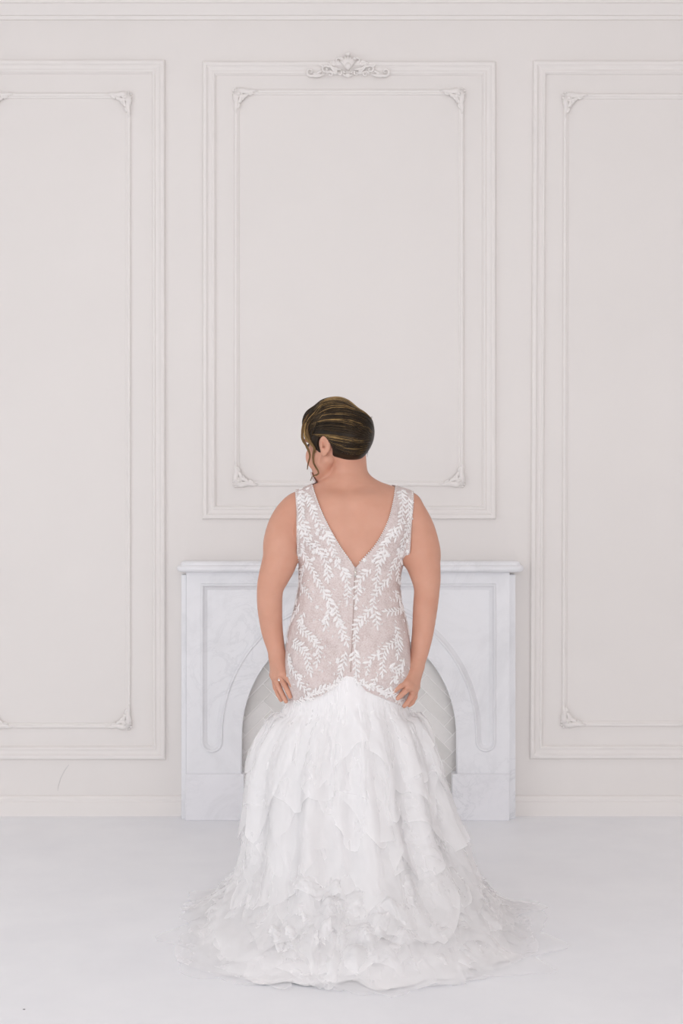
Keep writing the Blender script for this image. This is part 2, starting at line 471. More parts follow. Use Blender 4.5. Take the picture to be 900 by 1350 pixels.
# herringbone tiles filling the opening
a, b = F(312, 815, -.004), F(608, 1079, -.004)
mb = MB(); mb.box(a.x, b.x, -.0168, 0, 0, a.z); infill = mb.build('tiled_infill', M['grout'], fire)
TW, TL, TH = .050, .150, .009
tile_me = []
for m_ in M['tiles']:
    t = MB(); g = .0016; t.box(g, TL - g, -TH / 2, TH / 2, g, TW - g)
    me = t.mesh('herringbone_tile'); 
    bm = bmesh.new(); bm.from_mesh(me); bmesh.ops.recalc_face_normals(bm, faces=bm.faces); bmesh.ops.bevel(bm, geom=bm.edges[:], offset=.0012, segments=1, affect='EDGES'); bm.to_mesh(me); bm.free()
    me.materials.append(m_); tile_me.append(me)
cx, cz = F(460, 950).x, F(460, 950).z
ca = math.cos(math.pi / 4)
for i in range(-24, 25):
    for j in range(-10, 11):
        for kind in (0, 1):
            # herringbone lattice in units of TW: horizontal tile at (i, i)+3-step diagonal; vertical one beside it
            u = i + j * 3; v = i - j * 3
            if kind == 0: u0, v0, ang = u, v, 0
            else: u0, v0, ang = u, v + 1, 1
            # tile centre
            if ang == 0: uc, vc = u0 + 1.5, v0 + .5
            else: uc, vc = u0 + .5, v0 + 1.5
            X = cx + (uc - vc) * TW * ca; Z = cz + (uc + vc) * TW * ca
            if not (a.x + .0 < X < b.x - .0 and -.05 < Z < a.z - .03): continue
            px = 450 + (X) * FPX / (DW - .02); py = 675 - (Z - CAMZ) * FPX / (DW - .02)
            if py < 970 and ((px - AC[0]) / 185) ** 2 + ((py - AC[1]) / 195) ** 2 > 1: continue
            if Z < .075:                                  # bottom row: cut along the hearth
                g = .0016; e1 = Vector((ca, ca)) if ang == 0 else Vector((-ca, ca)); e2 = Vector((-e1.y, e1.x))
                q4 = [Vector((X, Z)) + e1 * s1 * (TL/2 - g) + e2 * s2 * (TW/2 - g) for s1, s2 in ((-1, -1), (1, -1), (1, 1), (-1, 1))]
                poly = []
                for k_ in range(4):
                    A_, B_ = q4[k_-1], q4[k_]
                    if (A_.y > .001) != (B_.y > .001): poly.append(A_.lerp(B_, (.001 - A_.y) / (B_.y - A_.y)))
                    if B_.y > .001: poly.append(B_)
                if len(poly) < 3: continue
                t = MB(); m_ = len(poly)
                t.add([(q.x, -.0175, q.y) for q in poly] + [(q.x, -.009, q.y) for q in poly],
                      [tuple(range(m_)), tuple(range(m_, 2*m_))[::-1]] + [(k_, (k_+1) % m_, m_ + (k_+1) % m_, m_ + k_) for k_ in range(m_)])
                t.build('herringbone_tile', random.choice(M['tiles']), infill); continue
            o = link('herringbone_tile', random.choice(tile_me), None, infill)
            th = math.pi / 4 if ang == 0 else 3 * math.pi / 4
            R = Matrix.Rotation(-th, 4, 'Y')
            o.rotation_euler = (0, -th, 0)
            loc = Vector((X, -.0085 - TH / 2 - random.uniform(0, .0012), Z)) - (R @ Vector((TL / 2, 0, TW / 2)))
            o.location = loc
# ------------------------------------------------------------------ signed-distance modelling kit (bodies are one continuous surface)
class Field:
    def __init__(s, lo, hi, h, far=0.05):
        s.lo = np.array(lo, np.float32); s.h = h
        s.n = np.ceil((np.array(hi) - lo) / h).astype(int) + 1
        s.F = np.full(s.n, far, np.float32); s.far = far
    def sub(s, lo, hi):
        a = np.clip(np.floor((np.array(lo) - s.lo) / s.h).astype(int), 0, s.n); b = np.clip(np.ceil((np.array(hi) - s.lo) / s.h).astype(int) + 1, 0, s.n)
        sl = tuple(slice(x, y) for x, y in zip(a, b))
        g = [s.lo[i] + s.h * np.arange(a[i], b[i], dtype=np.float32) for i in range(3)]
        return sl, g[0][:, None, None], g[1][None, :, None], g[2][None, None, :]
    def put(s, fn, lo, hi, k=0.01, cut=False):
        m = s.far + k
        sl, X, Y, Z = s.sub(np.array(lo) - m, np.array(hi) + m)
        if s.F[sl].size == 0: return
        d = fn(X, Y, Z).astype(np.float32); A = s.F[sl]
        if cut:
            d = -d; h = np.clip(.5 - .5 * (A - d) / k, 0, 1); s.F[sl] = A + (d - A) * h + k * h * (1 - h)
        else:
            h = np.clip(.5 + .5 * (A - d) / k, 0, 1); s.F[sl] = A + (d - A) * h - k * h * (1 - h)
    def cone(s, a, b, ra, rb, k=0.01, cut=False):
        a = np.array(a, np.float32); b = np.array(b, np.float32); ab = b - a; L2 = max(1e-9, float(ab @ ab))
        def fn(X, Y, Z):
            t = np.clip(((X - a[0]) * ab[0] + (Y - a[1]) * ab[1] + (Z - a[2]) * ab[2]) / L2, 0, 1)
            return np.sqrt((X - a[0] - t * ab[0])**2 + (Y - a[1] - t * ab[1])**2 + (Z - a[2] - t * ab[2])**2) - (ra + (rb - ra) * t)
        r = max(ra, rb); s.put(fn, np.minimum(a, b) - r, np.maximum(a, b) + r, k, cut)
    def chain(s, pts, rad, k=0.008):
        for i in range(len(pts) - 1): s.cone(pts[i], pts[i+1], rad[i], rad[i+1], k)
    def ell(s, c, r, k=0.01, R=None, cut=False):
        c = np.array(c, np.float32); r = np.array(r, np.float32)
        R = np.eye(3, dtype=np.float32) if R is None else np.array(R, np.float32)     # columns = local axes
        def fn(X, Y, Z):
            x, y, z = X - c[0], Y - c[1], Z - c[2]
            q = [(x * R[0, i] + y * R[1, i] + z * R[2, i]) / r[i] for i in range(3)]
            k0 = np.sqrt(q[0]**2 + q[1]**2 + q[2]**2) + 1e-6
            k1 = np.sqrt(sum((q[i] / r[i])**2 for i in range(3))) + 1e-6
            return k0 * (k0 - 1) / k1
        m = float(r.max()); s.put(fn, c - m, c + m, k, cut)
    def sample(s, Pn):
        q = (np.asarray(Pn, np.float32) - s.lo) / s.h
        q = np.clip(q, 0, s.n - 1.01); i = np.floor(q).astype(int); f = q - i
        x, y, z = i.T; fx, fy, fz = f.T; Fg = s.F
        def c(dx, dy, dz): return Fg[x+dx, y+dy, z+dz]
        c00 = c(0,0,0)*(1-fx)+c(1,0,0)*fx; c10 = c(0,1,0)*(1-fx)+c(1,1,0)*fx
        c01 = c(0,0,1)*(1-fx)+c(1,0,1)*fx; c11 = c(0,1,1)*(1-fx)+c(1,1,1)*fx
        return (c00*(1-fy)+c10*fy)*(1-fz) + (c01*(1-fy)+c11*fy)*fz
    def grad(s, Pn):
        e = s.h * 1.5; g = np.stack([s.sample(Pn + np.eye(3)[i] * e) - s.sample(Pn - np.eye(3)[i] * e) for i in range(3)], 1)
        return g / (np.linalg.norm(g, axis=1, keepdims=True) + 1e-9)
    def hit(s, o, d, level=0.0, steps=120, tmax=1.2):
        """march rays from o along unit d to the level surface; returns points and a hit mask"""
        o = np.asarray(o, float); d = np.asarray(d, float); t = np.zeros(len(o))
        for _ in range(steps):
            v = s.sample(o + d * t[:, None]) - level
            t = t + np.where(np.abs(v) > 2e-4, np.clip(v, -.02, .045) * .8, 0)
        return o + d * t[:, None], (np.abs(v) < 2e-3) & (t < tmax)
    def surface(s, level=0.0, F=None):
        F = (s.F if F is None else F) - level
        ins = F < 0
        c = np.zeros(np.array(F.shape) - 1, np.uint8)
        for dx in (0, 1):
            for dy in (0, 1):
                for dz in (0, 1): c += ins[dx:F.shape[0]-1+dx, dy:F.shape[1]-1+dy, dz:F.shape[2]-1+dz]
        cells = np.argwhere((c > 0) & (c < 8)); n = len(cells)
        idx = np.full(c.shape, -1, np.int32); idx[tuple(cells.T)] = np.arange(n)
        acc = np.zeros((n, 3)); cnt = np.zeros(n)
        corners = [(a, b, d) for a in (0, 1) for b in (0, 1) for d in (0, 1)]
        val = {q: F[cells[:, 0]+q[0], cells[:, 1]+q[1], cells[:, 2]+q[2]] for q in corners}
        for p in corners:
            for ax in range(3):
                if p[ax] == 0:
                    q = list(p); q[ax] = 1; q = tuple(q)
                    a, b = val[p], val[q]; m = (a < 0) != (b < 0)
                    t = np.where(m, a / np.where(m, a - b, 1), 0)
                    pos = np.repeat(np.array(p, float)[None], n, 0); pos[:, ax] = t
                    acc[m] += pos[m]; cnt[m] += 1
        V = s.lo + s.h * (cells + acc / cnt[:, None])
        faces = []
        for ax in range(3):
            u, v = (ax + 1) % 3, (ax + 2) % 3
            sl0 = [slice(None)] * 3; sl1 = [slice(None)] * 3; sl0[ax] = slice(0, -1); sl1[ax] = slice(1, None)
            A, B = ins[tuple(sl0)], ins[tuple(sl1)]
            e = np.argwhere(A != B)
            e = e[(e[:, u] > 0) & (e[:, v] > 0) & (e[:, u] < c.shape[u]) & (e[:, v] < c.shape[v])]
            flip = A[tuple(e.T)]
            def cell(du, dv):
                q = e.copy(); q[:, u] -= du; q[:, v] -= dv; return idx[tuple(q.T)]
            Q = np.stack([cell(1, 1), cell(0, 1), cell(0, 0), cell(1, 0)], 1)
            Q[~flip] = Q[~flip][:, ::-1]; faces.append(Q)
        Fq = np.concatenate(faces); Fq = Fq[(Fq >= 0).all(1)]
        return V.astype(np.float32), Fq

def clip_mesh(V, Q, g):
    """keep the part of a quad mesh where g(vertex) > 0, cutting edges cleanly; returns triangles and boundary flags"""
    T = np.concatenate([Q[:, [0, 1, 2]], Q[:, [0, 2, 3]]]); gv = g(V)
    pos = gv[T] > 0; k = pos.sum(1); keep = T[k == 3].tolist()
    V = V.tolist(); cut = {}
    def mid(a, b):
        e = (min(a, b), max(a, b))
        if e not in cut:
            t = gv[a] / (gv[a] - gv[b]); t = min(max(t, .001), .999)
            pa, pb = V[a], V[b]; cut[e] = len(V); V.append([pa[i] + (pb[i] - pa[i]) * t for i in range(3)])
        return cut[e]
    for tri, ps in zip(T[(k == 1) | (k == 2)].tolist(), pos[(k == 1) | (k == 2)].tolist()):
        for r in range(3):
            a, b, c = tri[r], tri[(r+1) % 3], tri[(r+2) % 3]; p = [ps[r], ps[(r+1) % 3], ps[(r+2) % 3]]
            if p == [True, False, False]: keep.append([a, mid(a, b), mid(a, c)]); break
            if p == [True, True, False]:
                m1, m2 = mid(b, c), mid(a, c); keep.append([a, b, m1]); keep.append([a, m1, m2]); break
    V = np.array(V, np.float32); T = np.array(keep, np.int32)
    used = np.unique(T); mp = np.full(len(V), -1, np.int32); mp[used] = np.arange(len(used))
    return V[used], mp[T]

def spl(xs, ys):
    """smooth monotone-ish interpolation through table rows (Catmull-Rom), xs ascending"""
    xs = np.array(xs, float); ys = np.array(ys, float)
    def f(x):
        x = np.clip(np.asarray(x, float), xs[0], xs[-1]); i = np.clip(np.searchsorted(xs, x) - 1, 0, len(xs) - 2)
        h = xs[i+1] - xs[i]; t = (x - xs[i]) / h
        m = np.gradient(ys, xs)
        return ((2*t**3 - 3*t**2 + 1) * ys[i] + (t**3 - 2*t**2 + t) * h * m[i] + (-2*t**3 + 3*t**2) * ys[i+1] + (t**3 - t**2) * h * m[i+1])
    return f

# ------------------------------------------------------------------ skin, hair and cloth materials
def skin_nodes(nt, b):
    v = coords(nt)
    n = noise(nt, v, 9, 4, 0.55)
    nt.links.new(ramp(nt, n, [(0.3, SKIN_LO), (0.7, SKIN_HI)]), b.inputs['Base Color'])
    b.inputs['Subsurface Weight'].default_value = 0.12
    b.inputs['Subsurface Radius'].default_value = (1.0, 0.35, 0.2); b.inputs['Subsurface Scale'].default_value = 0.008
    bump(nt, b, noise(nt, v, 420, 2), 0.08, 0.001)
SKIN_LO, SKIN_HI = (0.575, 0.290, 0.200), (0.635, 0.342, 0.246)
M['skin'] = mat('skin', (0.69, 0.40, 0.30), 0.5, 0.35, skin_nodes)
M['nail'] = mat('fingernail', (0.80, 0.55, 0.50), 0.25, 0.5)
M['lip'] = mat('lips', (0.55, 0.22, 0.20), 0.4, 0.4)
M['eye'] = mat('eye', (0.08, 0.05, 0.04), 0.15, 0.6)
def hair_mat(name, c, c2, rough=.38):
    def f(nt, b):
        v = coords(nt)
        nt.links.new(ramp(nt, noise(nt, v, 60, 3), [(0.3, c), (0.7, c2)]), b.inputs['Base Color'])
    return mat(name, c, rough, 0.2, f)
M['hair'] = hair_mat('dark brown hair', (0.012, 0.0075, 0.004), (0.026, 0.016, 0.008))
M['hair_mid'] = hair_mat('brown hair', (0.032, 0.019, 0.008), (0.062, 0.038, 0.016))
M['hair_lock'] = hair_mat('light brown hair', (0.12, 0.065, 0.025), (0.20, 0.12, 0.05))
M['hair_gold'] = hair_mat('golden hair', (0.22, 0.13, 0.045), (0.36, 0.23, 0.09))
def bodice_nodes(nt, b):
    v = coords(nt)
    # fine corded net over a blush lining
    vo = nt.nodes.new('ShaderNodeTexVoronoi'); vo.feature = 'DISTANCE_TO_EDGE'; vo.inputs['Scale'].default_value = 150
    nt.links.new(v, vo.inputs['Vector'])
    warp = noise(nt, v, 26, 5, 0.65, 1.0)
    n2 = noise(nt, v, 46, 4, 0.6, 2.5)
    base = ramp(nt, warp, [(0.35, (0.55, 0.445, 0.425)), (0.65, (0.66, 0.56, 0.54))])
    net = ramp(nt, vo.outputs['Distance'], [(0.0, (1, 1, 1)), (0.10, (0, 0, 0))])
    swirl = ramp(nt, n2, [(0.45, (0, 0, 0)), (0.5, (1, 1, 1)), (0.55, (0, 0, 0))])
    mx = nt.nodes.new('ShaderNodeMath'); mx.operation = 'MAXIMUM'
    nt.links.new(net, mx.inputs[0]); nt.links.new(swirl, mx.inputs[1])
    ml = nt.nodes.new('ShaderNodeMath'); ml.operation = 'MULTIPLY'; ml.inputs[1].default_value = 0.6
    nt.links.new(mx.outputs[0], ml.inputs[0])
    mix = nt.nodes.new('ShaderNodeMix'); mix.data_type = 'RGBA'
    nt.links.new(ml.outputs[0], mix.inputs['Factor']); nt.links.new(base, mix.inputs['A']); mix.inputs['B'].default_value = (0.82, 0.78, 0.77, 1)
    nt.links.new(mix.outputs['Result'], b.inputs['Base Color'])
    bump(nt, b, mx.outputs[0], 0.35, 0.0015)
M['bodice'] = mat('blush corded lace', (0.62, 0.52, 0.5), 0.75, 0.2, bodice_nodes)
M['lace'] = mat('white embroidered lace', (0.84, 0.82, 0.815), 0.6, 0.25)
M['bead'] = mat('pearl bead', (0.84, 0.82, 0.80), 0.2, 0.6)
M['metal'] = mat('silver ring', (0.75, 0.72, 0.68), 0.2, 0.5); M['metal'].node_tree.nodes['Principled BSDF'].inputs['Metallic'].default_value = 1.0
M['stone'] = mat('clear stone', (0.9, 0.9, 0.92), 0.05, 0.8)
M['zip'] = mat('zipper tape', (0.46, 0.36, 0.33), 0.5, 0.3)
M['lining'] = mat('ivory skirt lining', (0.965, 0.955, 0.955), 0.8, 0.1)
def tulle(name, alpha, c):
    m = bpy.data.materials.new(name); m.use_nodes = True; nt = m.node_tree
    nt.nodes.remove(nt.nodes['Principled BSDF']); out = nt.nodes['Material Output']
    d = nt.nodes.new('ShaderNodeBsdfDiffuse'); d.inputs['Color'].default_value = (*c, 1)
    t = nt.nodes.new('ShaderNodeBsdfTranslucent'); t.inputs['Color'].default_value = (*c, 1)
    a = nt.nodes.new('ShaderNodeMixShader'); a.inputs[0].default_value = 0.16
    nt.links.new(d.outputs[0], a.inputs[1]); nt.links.new(t.outputs[0], a.inputs[2])
    tr = nt.nodes.new('ShaderNodeBsdfTransparent')
    mx = nt.nodes.new('ShaderNodeMixShader'); mx.inputs[0].default_value = alpha
    nt.links.new(tr.outputs[0], mx.inputs[1]); nt.links.new(a.outputs[0], mx.inputs[2])
    nt.links.new(mx.outputs[0], out.inputs['Surface'])
    return m
M['tulle'] = [tulle('soft white tulle', 0.52, (0.985, 0.98, 0.985)), tulle('sheer white tulle', 0.34, (0.985, 0.978, 0.983))]

# ------------------------------------------------------------------ the bride: body
CY = -1.42                                    # depth of the middle of the body
def D(x, y, dy=0.0): return np.array(P(x, y, CY + dy))
def zz(y): return D(450, y)[2]
body = Field((-.31, -1.66, -.005), (.36, -1.20, 1.63), 0.0034)
torso = Field((-.31, -1.66, .55), (.36, -1.20, 1.40), 0.0034)
# torso sections: photo row, left edge, right edge, depth to the back, depth to the front
TS = [(960, 387, 536, .140, .125), (925, 381, 539, .152, .128), (900, 379, 539, .160, .130), (870, 378, 539, .160, .128), (850, 379.5, 538, .152, .128), (830, 383, 535.5, .138, .128), (800, 391, 528.5, .118, .120),
      (770, 396.5, 524.5, .108, .118), (745, 396, 529, .108, .126), (715, 390, 538, .112, .140), (690, 388, 542, .116, .130), (665, 390, 542, .112, .105), (648, 406, 526, .090, .082), (636, 430, 490, .058, .052)]
zs = [zz(r[0]) for r in TS]
fL = spl(zs, [D(r[1], 0)[0] for r in TS]); fR = spl(zs, [D(r[2], 0)[0] for r in TS])
fB = spl(zs, [r[3] for r in TS]); fF = spl(zs, [r[4] for r in TS])
def torso_fn(X, Y, Z):
    z = Z.ravel(); L, R_, B, Fr = fL(z), fR(z), fB(z), fF(z)
    cx = ((L + R_) / 2)[None, None, :]; rx = ((R_ - L) / 2)[None, None, :]
    y = Y - CY; ry = np.where(y < 0, B[None, None, :], Fr[None, None, :])
    p = 2.3
    a, b = np.abs(X - cx) / rx, np.abs(y) / ry
    k0 = (a**p + b**p)**(1 / p) + 1e-6
    g = np.sqrt((a**(p-1) / rx)**2 + (b**(p-1) / ry)**2) / k0**(p-1)
    d = (k0 - 1) / (g + 1e-4)
    d = d * .95; cap = Z - zs[-1] + .012; kk = .05                     # rounded where the shoulders run into the neck
    d = np.maximum(d, cap) + np.maximum(kk - np.abs(d - cap), 0)**2 / (4 * kk)
    return np.maximum(d, zs[0] - Z)
TLO, THI = (-.2, -1.60, zs[0]), (.24, -1.27, zs[-1])
def upper(f):
    f.put(torso_fn, TLO, THI, 0.006)
    # neck, shoulders and trapezius
    f.cone(D(460, 642, .0), D(461, 592, -.005), .060, .049, .05)
    f.cone(D(457, 640, -.012), D(398, 664, -.008), .042, .040, .035)
    f.cone(D(457, 640, -.012), D(538, 666, -.008), .042, .042, .035)
    f.cone(D(440, 668, -.068), D(404, 700, -.066), .036, .040, .03)     # shoulder blades
    f.cone(D(478, 668, -.068), D(516, 700, -.066), .036, .040, .03)
upper(body); upper(torso)
# soft furrow down the spine
body.cone(D(462, 660, -.140), D(465, 760, -.134), .010, .012, .035, cut=True)
for dx in (-38, 40):                           # bust and seat
    for f in (body, torso):
        f.ell(D(460 + dx, 722, .105), (.068, .058, .066), .03)
        f.ell(D(458 + dx * .95, 884, -.085), (.082, .078, .088), .05)
# arms: (photo x, y, depth offset, radius in photo pixels)
px = (DW + CY) / FPX
ARM_L = [(390, 669, .0, 17), (381, 688, -.005, 20), (374.5, 708, -.015, 21.5), (369, 738, -.03, 22.5), (361, 760, -.038, 19.5), (356, 776, -.038, 16.8), (355.5, 800, -.025, 16), (358.3, 830, -.01, 14), (362.5, 850, -.01, 11.8), (366, 866, -.015, 10.2)]
ARM_R = [(538, 673, .0, 16.5), (546, 691, -.005, 19), (551.5, 711, -.015, 21), (556.5, 738, -.03, 22.3), (561, 760, -.038, 19), (562.5, 776, -.038, 16.4), (560.5, 800, -.028, 15.8), (557.5, 830, -.02, 14), (554.5, 850, -.025, 12.4), (551.5, 866, -.035, 10.8), (547.5, 879, -.05, 9.8)]
for A in (ARM_L, ARM_R):
    tt_ = np.linspace(0, len(A) - 1, 34); fs_ = [spl(range(len(A)), [a[i] for a in A]) for i in range(4)]
    for q in range(33):
        a, b = ([float(f(tt_[q + e])) for f in fs_] for e in (0, 1))
        body.cone(D(*a[:3]), D(*b[:3]), a[3] * px, b[3] * px, .022 if q < 10 else .004)
# legs and feet under the skirt
for sx in (-1, 1):
    x0 = D(459, 0)[0]
    body.chain([(x0 + sx*.095, CY, .74), (x0 + sx*.085, CY + .01, .44), (x0 + sx*.08, CY, .26), (x0 + sx*.075, CY - .01, .10)], [.088, .058, .050, .034], .02)
    body.chain([(x0 + sx*.075, CY - .02, .075), (x0 + sx*.08, CY + .08, .045), (x0 + sx*.082, CY + .15, .028)], [.032, .030, .022], .015)
# hands: knuckle rows and five bent fingers each; depth offsets follow the hip they rest on
def hand(wrist, palm, fingers, thumb):
    for (k, rk) in palm: body.cone(wrist[0], k, wrist[1], rk, .010)
    ks = [k for k, _ in palm]
    for i in range(len(ks) - 1): body.cone(ks[i], ks[i+1], .0115, .0115, .008)
    for f in fingers: body.chain([q for q in f], [.0096, .0086, .0078, .0066][:len(f)], .0035)
    body.chain(thumb, [.0125, .0105, .0085, .0070][:len(thumb)], .004)
hand((D(366, 866, -.015), .0235),
     [(D(372.5, 888, -.066), .0115), (D(368, 892, -.052), .0125), (D(362.5, 893, -.036), .0125), (D(360.5, 890, -.014), .0125)],
     [[D(373.5, 889, -.068), D(379.5, 896, -.090), D(384, 902, -.100), D(387, 907, -.104)],
      [D(369, 893, -.054), D(375, 903, -.080), D(379.5, 912, -.092), D(382.5, 919, -.097)],
      [D(363.5, 895, -.038), D(368, 907, -.062), D(373, 917, -.076), D(377, 925, -.084)],
      [D(361, 893, -.016), D(363, 906, -.034), D(367, 916, -.044), D(370.5, 923, -.050)]],
     [D(362, 874, .004), D(361, 887, .026), D(362, 898, .040), D(364, 907, .046)])
hand((D(547.5, 879, -.05), .0225),
     [(D(535, 901, -.118), .0115), (D(540, 906, -.106), .0120), (D(545, 909, -.090), .0120), (D(548, 906, -.068), .012)],
     [[D(533.5, 901.5, -.120), D(526, 905, -.136), D(520, 910, -.142), D(515.5, 914, -.143)],
      [D(539, 907, -.108), D(533, 912, -.128), D(528, 917, -.136), D(524, 921, -.138)],
      [D(544.5, 911, -.090), D(541, 920, -.112), D(536.5, 927, -.122), D(532.5, 931, -.125)],
      [D(547.5, 909, -.068), D(546.5, 919, -.086), D(543, 926, -.096), D(539, 930, -.100)]],
     [D(546, 886, -.030), D(547, 897, -.010), D(545, 908, .0), D(541, 915, -.002)])
# head: turned to the left of the picture and bowed a little
HA = math.radians(53); PT = math.radians(5)
fw = np.array([-math.sin(HA) * math.cos(PT), math.cos(HA) * math.cos(PT), -math.sin(PT)])
lf = np.array([-math.cos(HA), -math.sin(HA), 0.0])                  # towards her left ear (nearest the camera)
up = np.cross(fw, lf); up = up / np.linalg.norm(up); up = up if up[2] > 0 else -up
HR = np.stack([fw, lf, up], 1)
EAR0 = D(445.5, 589, -.012)                                          # middle of the head at ear height
def L(f, l, u):
    if u < 0: u *= .88
    return EAR0 + HR @ np.array([f, l, u], float)
body.ell(L(-.005, 0, .034), (.099, .076, .090), .008, HR)
body.ell(L(.046, 0, -.030), (.052, .061, .074), .012, HR)
for s_ in (-1, 1):
    body.ell(L(.058, s_ * .040, -.030), (.034, .028, .034), .02, HR)
    body.cone(L(.000, s_ * .054, -.045), L(.062, s_ * .020, -.088), .020, .019, .010)
    body.ell(L(.090, s_ * .032, .012), (.012, .017, .010), .008, HR, cut=True)
    body.ell(L(.088, s_ * .032, .030), (.012, .024, .008), .012, HR)
    # ear: rim, lobe and bowl
    tilt = np.stack([HR[:, 0] * .97 + HR[:, 1] * s_ * .25, HR[:, 1] * .97 - HR[:, 0] * s_ * .25, HR[:, 2]], 1)
    EC = L(-.011, s_ * .080, .0)
    def E(a, b, c): return EC + tilt @ np.array([a, b * s_, c], float)
    body.ell(E(0, 0, .002), (.0185, .0085, .029), .004, tilt)
    body.ell(E(-.001, 0, .017), (.0165, .0075, .014), .003, tilt)
    body.ell(E(.005, .001, -.024), (.009, .006, .010), .004, tilt)
    body.ell(E(.003, .0095, .003), (.0115, .0085, .0195), .002, tilt, cut=True)
    body.cone(E(.010, .004, -.004), E(.006, .007, .010), .0035, .0030, .003)
    body.cone(E(.004, .006, -.004), E(.006, -.006, -.004), .0042, .0030, .002, cut=True)
body.cone(L(.078, 0, -.090), L(.070, 0, -.100), .022, .020, .02)
body.cone(L(.098, 0, .014), L(.113, 0, -.026), .0085, .012, .012)
for s_ in (-1, 1): body.cone(L(.102, s_ * .011, -.030), L(.096, s_ * .013, -.030), .008, .008, .008)
body.ell(L(.092, 0, -.060), (.012, .024, .0075), .007, HR)
body.ell(L(.089, 0, -.071), (.012, .020, .008), .007, HR)
body.cone(L(-.032, 0, -.02), D(459.5, 642, .008), .049, .047, .008)
bride = tag(empty('person', (D(459, 0)[0], CY, 0)), 'bride seen from behind in lace and tulle wedding gown, dark hair pinned up', 'person')
V, Q = body.surface()
me = np_mesh('body', V, Q); body_o = link('body', me, M['skin'], bride, smooth=True)
sm = body_o.modifiers.new('soft', 'SMOOTH'); sm.factor = 0.5; sm.iterations = 2
for s_ in (-1, 1):
    mb = MB(); c = L(.0845, s_ * .032, .010); mb.lump(c, .0105, .0105, .0105, 0, 12, 8)
    mb.build('eye', M['eye'], bride, smooth=True)
# ring on the left hand
mb = MB(); c = Vector(D(370.5, 895.5, -.061)); ax = Vector(D(375, 903, -.080) - D(369, 893, -.054)).normalized()
a_ = ax.orthogonal().normalized(); b_ = ax.cross(a_)
mb.tube([c + (a_ * math.cos(t) + b_ * math.sin(t)) * .0102 for t in np.linspace(0, 2 * math.pi, 25)], .0014, 6, cap=False)
ring = mb.build('ring', M['metal'], bride, smooth=True)
nrm = Vector(body.grad(np.array([c + Vector((-.004, -.012, .004))]))[0])
mb = MB(); mb.lump(c + nrm * .0125, .003, .0026, .003, 0, 8, 5); mb.build('ring_stone', M['stone'], ring, smooth=True)

# ------------------------------------------------------------------ hair: mass, then combed strands over it
HC = L(-.012, 0, .035)
hair = Field(HC - .2, HC + .2, .003)
hair.ell(L(-.004, 0, .040), (.106, .086, .094), .02, HR)
hair.ell(L(-.060, .010, .020), (.058, .066, .066), .03, HR)
hair.ell(D(474, 566, -.02), (.040, .052, .050), .03)                 # rolled twist
hair.ell(D(461, 592, -.03), (.042, .055, .030), .02)
hair.ell(D(480, 557, -.01), (.024, .03, .016), .012)
hair.ell(D(441, 540, .0), (.060, .066, .040), .03)
# cut away everything on the face side and round the ear and neck
hair.ell(D(412, 557, .025), (.033, .05, .044), .03)
hair.ell(L(.085, 0, -.062), (.075, .105, .078), .010, HR, cut=True)
hair.ell(L(-.002, .078, -.012), (.026, .03, .040), .008, HR, cut=True)
hair.ell(L(-.002, -.078, -.012), (.026, .03, .040), .008, HR, cut=True)
hair.ell(L(.02, 0, -.10), (.085, .11, .066), .01, HR, cut=True)
V, Q = hair.surface()
hair_o = link('hair', np_mesh('hair', V, Q), M['hair'], bride, smooth=True)
sm = hair_o.modifiers.new('soft', 'SMOOTH'); sm.factor = 0.5; sm.iterations = 2
tag(hair_o, 'dark brown hair with golden highlights swept into a low twist')
def on_hair(dirs, lift=.0008):
    dirs = dirs / np.linalg.norm(dirs, axis=1, keepdims=True)
    o = HC + dirs * .185
    p, ok = hair.hit(o, -dirs, 0.0); return p + dirs * lift
def photo_dir(x, y):
    """direction from the head centre to the hair surface seen at a photograph pixel"""
    o = np.array(P(450, 675, -DW + .001)); tgt = D(x, y, -.3); d = tgt - o; d /= np.linalg.norm(d)
    p, ok = hair.hit(np.array([tgt]), np.array([d]), 0.0, 160)
    if not ok[0]: p = np.array([D(x, y, -.02)])
    q = p[0] - HC; return q / np.linalg.norm(q)
strands = {0: MB(), 1: MB(), 2: MB()}
flow = [((404, 566), (430, 556), (488, 574)), ((402, 556), (430, 545), (490, 562)), ((408, 546), (440, 533), (490, 553)), ((420, 533), (446, 525), (484, 548)),
        ((410, 574), (440, 577), (486, 582)), ((420, 575), (445, 586), (484, 588)), ((436, 526), (455, 526), (478, 542)), ((448, 592), (462, 598), (480, 597)), ((448, 601), (460, 596), (479, 592))]
flow_front = [((438, 525), (408, 540), (399, 572)), ((436, 530), (414, 548), (404, 576)), ((440, 536), (424, 552), (412, 577)), ((446, 524), (414, 532), (398, 560))]
fd = [[photo_dir(*q) for q in f] for f in flow]; fd2 = [[photo_dir(*q) for q in f] for f in flow_front]
order = [6, 3, 2, 1, 0, 4, 5, 7, 8]
